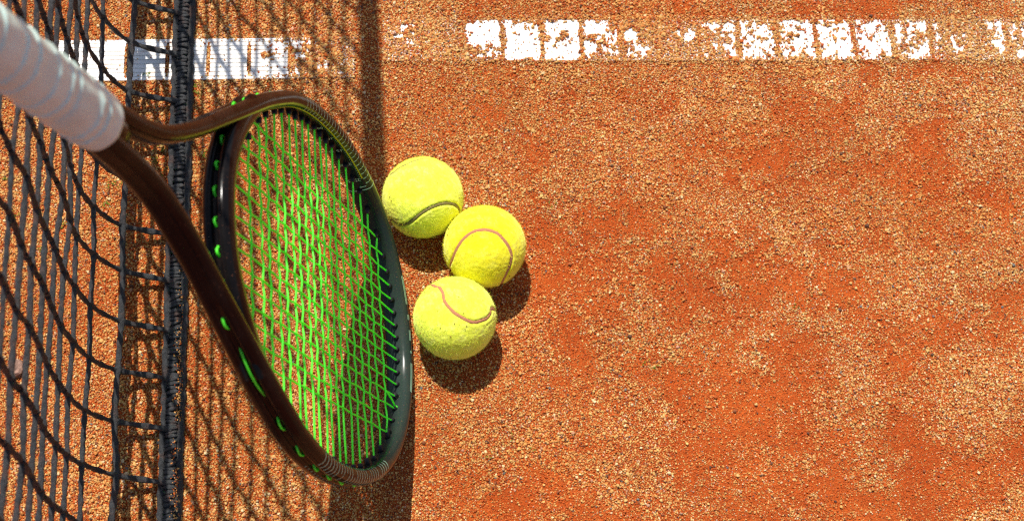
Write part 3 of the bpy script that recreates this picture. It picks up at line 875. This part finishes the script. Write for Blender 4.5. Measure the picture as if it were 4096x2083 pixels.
for (a_, b_) in LOOPS + ((0.3374, 0.2991),):      # one long bare run of string on the lower side
    V, F = loop_on(idx_for_u(a_, 1), idx_for_u(b_, 1), nf_frame, 1.25); link_mesh("string_loop", V, F, M_string, racket)
for (a_, b_) in ((0.3386, 0.3326), (0.3224, 0.3148), (0.3003, 0.2933)) + LOOPS[1:]:
    V, F = loop_on(idx_for_u(a_, -1), idx_for_u(b_, -1), nf_frame, 1.25); link_mesh("string_loop", V, F, M_string, racket)
def idx_b(v): return float(np.interp(v, bp[:, 1], np.arange(41)))
for a_, b_ in ((-0.0310, -0.0248), (-0.0150, -0.0073), (0.0038, 0.0109), (0.0208, 0.0272), (0.0390, 0.0460), (-0.0500, -0.0430)):
    V, F = loop_on(idx_b(a_), idx_b(b_), nf_bridge, 1.6); link_mesh("string_loop", V, F, M_string, racket)
# printed stripes round the shoulders of the hoop
ST = Acc()
def strip(i_, j0, j1, wd=0.42, nseg=7, lift=0.00018):
    V = []
    for f_ in np.linspace(0, 1, nseg):
        j = j0 + (j1 - j0) * f_
        V.append(on_frame(i_ - wd / 2, j, lift)); V.append(on_frame(i_ + wd / 2, j, lift))
    F = [(2 * q, 2 * q + 1, 2 * q + 3, 2 * q + 2) for q in range(nseg - 1)]
    return V, F
ia, ib_ = idx_for_u(0.232, -1), idx_for_u(0.096, -1)
for q in np.linspace(ia, ib_, 25):
    j0 = 4.6 + rng.uniform(0, 1.2); ST.add(strip(q, j0, 10.2, 0.34))
ST.add(strip(ib_ + 3, 4.6, 13.0, 0.38, 12)); ST.add(strip(ib_ + 3, 13.0, 17.0, 0.38, 8)); ST.add(strip(ib_ + 1.3, 10.4, 12.5, 0.34))
ia, ib_ = idx_for_u(0.226, 1), idx_for_u(0.092, 1)
for q in np.linspace(ia, ib_, 27):
    j0 = 3.7 + rng.uniform(0, 0.5); j1 = 10.0
    if rng.random() < 0.3: j1 = rng.uniform(6.5, 8)
    elif rng.random() < 0.2: j0 = rng.uniform(6, 7.5)
    ST.add(strip(q, j0, j1, 0.34))
    ST.add(strip(q, 22.3, 23.0, 0.28, 3))
ST.build("shoulder_stripes", M_mint, racket, smooth=False)
# scale printed on the inner wall: ticks and numerals
TK = Acc()
i0, i1 = idx_for_u(0.208, -1), idx_for_u(0.102, -1)
for q, i_ in enumerate(np.linspace(i0, i1, 41)):
    TK.add(strip(i_, 10.7, 11.35 if q % 8 == 0 else 11.0, 0.12, 3)); TK.add(strip(i_, 15.6 if q % 8 else 15.2, 15.9, 0.12, 3))
TK.build("scale_ticks", M_mint, racket, smooth=False)
def numeral(txt, i_, jc, size):
    cu = bpy.data.curves.new("numeral", 'FONT'); cu.body = txt; cu.size = 1.0; cu.align_x = 'CENTER'; cu.align_y = 'CENTER'; cu.resolution_u = 2
    tmp = bpy.data.objects.new("numeral", cu); me_ = bpy.data.meshes.new_from_object(tmp)
    c, nn, a, nrm = prof_at(i_, jc)
    base = on_frame(i_, jc, 0.0003)
    i2 = int(i_); tg = np.array([T2[i2, 0], T2[i2, 1], 0.0])
    for v in me_.vertices:
        x, y = v.co.x * size, v.co.y * size
        p_ = base + np.array([0, 0, 1.0]) * (-x) + tg * y
        v.co = p_
    bpy.data.objects.remove(tmp); bpy.data.curves.remove(cu)
    me_.materials.clear(); me_.materials.append(M_mint)
    o = bpy.data.objects.new("numeral", me_); COL.objects.link(o); o.parent = racket
for q, tx in enumerate(("05", "10", "15", "20", "25")):
    fi = i0 + (i1 - i0) * (q + 1) * 8 / 40.0
    numeral(tx, fi, 12.0, 0.0048); numeral(tx, fi, 14.6, 0.0044)
# lime pinstripe along the upper inner edge and down the arms
PS = Acc()
def long_strip(i0, i1, j0, j1, lift=0.00014):
    V = []
    ii = np.arange(i0, i1, 1.0)
    for i_ in ii:
        V.append(on_frame(i_, j0, lift)); V.append(on_frame(i_, j1, lift))
    return V, [(2 * q, 2 * q + 1, 2 * q + 3, 2 * q + 2) for q in range(len(ii) - 1)]
mid = len(path) // 2
PS.add(long_strip(idx_for_u(0.425, -1), idx_for_u(0.10, -1), 10.25, 10.6)); PS.add(long_strip(idx_for_u(0.24, 1), idx_for_u(0.425, 1), 10.2, 10.55))
PS.build("pinstripe", M_lime, racket, smooth=False)
# broken mint lettering seen edge-on along the rim at the tip
MK = Acc()
for (a_, b_) in ((-0.056, -0.030), (-0.026, -0.016), (-0.012, 0.002), (0.005, 0.012), (0.016, 0.046)):
    sel = [i for i in range(len(path)) if path[i, 0] < 0.06 and a_ <= path[i, 1] <= b_]
    MK.add(long_strip(sel[0], sel[-1], 7.6, 8.5)) if path[sel[-1], 1] != 0 else None
MK.build("rim_lettering", M_mint, racket, smooth=False)
# throat wedge that closes the fork under the collar
wd = []
for (u, hw, hd) in ((0.488, 0.0100, 0.0075), (0.494, 0.0110, 0.0090), (0.505, 0.0112, 0.0094), (0.525, 0.0112, 0.0098)):
    wd.append([(u, hw * math.cos(a), hd * math.sin(a)) for a in np.linspace(0, 2 * math.pi, 16, endpoint=False)])
wd = np.array(wd); Fw = [(i * 16 + j, i * 16 + (j + 1) % 16, (i + 1) * 16 + (j + 1) % 16, (i + 1) * 16 + j) for i in range(3) for j in range(16)]
link_mesh("shaft", wd.reshape(-1, 3), Fw + [tuple(range(15, -1, -1))], M_frame, racket)
# wrapped white overgrip
G0, G1 = 0.506, 0.686
uu = np.linspace(G0, G1, 420); tt = np.linspace(0, 2 * math.pi, 64, endpoint=False)
UU, TT = np.meshgrid(uu, tt, indexing='ij')
ph = ((UU - G0) / 0.0128 - TT / (2 * math.pi) + 0.22 * np.sin(UU * 190 + 1.0) + 0.10 * np.sin(UU * 420)) % 1.0
ridge = np.where(ph < 0.84, ph / 0.84, np.clip(1 - (ph - 0.84) / 0.16, 0, 1))
RR = 0.0149 + (0.0004 + 0.0009 * vnoise(UU, TT * 0.3, 90, 31)) * ridge * np.clip((UU - G0 - 0.006) / 0.008, 0, 1) + 0.0006 * np.cos(8 * TT) * 0.25 + 0.0002 * (fbm(UU * 3, TT * 0.05, 60, 77, 3) - 0.5)
RR += 0.0010 * np.clip((UU - 0.66) / 0.02, 0, 1)
endr = np.sqrt(np.clip(1 - (1 - np.clip((UU - G0) / 0.004, 0, 1)) ** 2, 0, 1))
RR = RR * (0.86 + 0.14 * endr)
V = np.stack([UU, RR * 1.06 * np.cos(TT), RR * 0.97 * np.sin(TT)], -1).reshape(-1, 3)
nu, ntt = UU.shape
F = [(i * ntt + j, i * ntt + (j + 1) % ntt, (i + 1) * ntt + (j + 1) % ntt, (i + 1) * ntt + j) for i in range(nu - 1) for j in range(ntt)]
F += [tuple(range(ntt - 1, -1, -1)), tuple((nu - 1) * ntt + j for j in range(ntt))]
link_mesh("overgrip", V, F, M_grip, racket)

# ------------------------------------------------------------------ stone and moss
bmh = bmesh.new(); bmesh.ops.create_icosphere(bmh, subdivisions=3, radius=1.0)
D = np.array([v.co[:] for v in bmh.verts]); F = [[v.index for v in f.verts] for f in bmh.faces]; bmh.free()
k_ = 1 + 0.5 * (fbm(D[:, 0] + D[:, 2] * .7, D[:, 1] - D[:, 2] * .4, 1.2, 55, 3) - 0.5) * 2
D = np.sign(D) * np.abs(D) ** 0.8 * k_[:, None]
o = link_mesh("stone", D * [0.0068, 0.0060, 0.0052], F, M_stone, None, smooth=False)
o.location = (-0.3466, 0.3118, 0.003); o.rotation_euler = (0.1, 0.2, 0.5)
o['label'] = 'small grey brown stone lying on the clay behind the net'; o['category'] = 'stone'

MOSS = [[-0.2213, 0.572], [-0.2186, 0.5647], [-0.2089, 0.5061], [-0.2399, 0.546], [-0.2512, 0.5004], [-0.2445, 0.51], [-0.1094, 0.5419], [-0.1068, 0.5323], [-0.2657, 0.5819], [-0.3738, 0.4791], [-0.3728, 0.4977], [-0.3394, 0.416], [-0.3232, 0.4389], [-0.2808, 0.4764], [-0.2535, 0.4782], [-0.2438, 0.4889], [-0.2629, 0.4884], [0.026, 0.5894], [0.0919, 0.4656], [0.039, 0.2438], [0.0573, 0.2605], [0.0735, 0.2524], [0.1678, 0.3254], [0.176, 0.3191], [0.2976, 0.3758], [-0.2875, 0.4578], [-0.2849, 0.4752], [-0.3591, 0.498], [-0.3637, 0.4471], [0.119, 0.5279]]
acc = Acc()
for (x, y) in MOSS:
    for q in range(int(rng.integers(5, 12)) if x < -0.1 else 3):
        p_ = np.array([x + rng.normal(0, 0.0020), y + rng.normal(0, 0.0020), 0.0012 + rng.uniform(0, 0.0012)])
        for s_ in range(4):
            a_ = rng.uniform(0, 6.28); d = np.array([math.cos(a_), math.sin(a_), rng.uniform(0.2, 0.9)]); ln = rng.uniform(0.0006, 0.0013)
            sd = np.array([-math.sin(a_), math.cos(a_), 0.0]) * 0.00035
            acc.add(([p_ - sd * .5, p_ + d * ln * .5 + sd, p_ + d * ln, p_ + d * ln * .5 - sd], [(0, 1, 2, 3)]))
o = acc.build("moss", M_moss, None, smooth=False); o['kind'] = 'stuff'; o['label'] = 'tiny tufts of green moss between the grit'
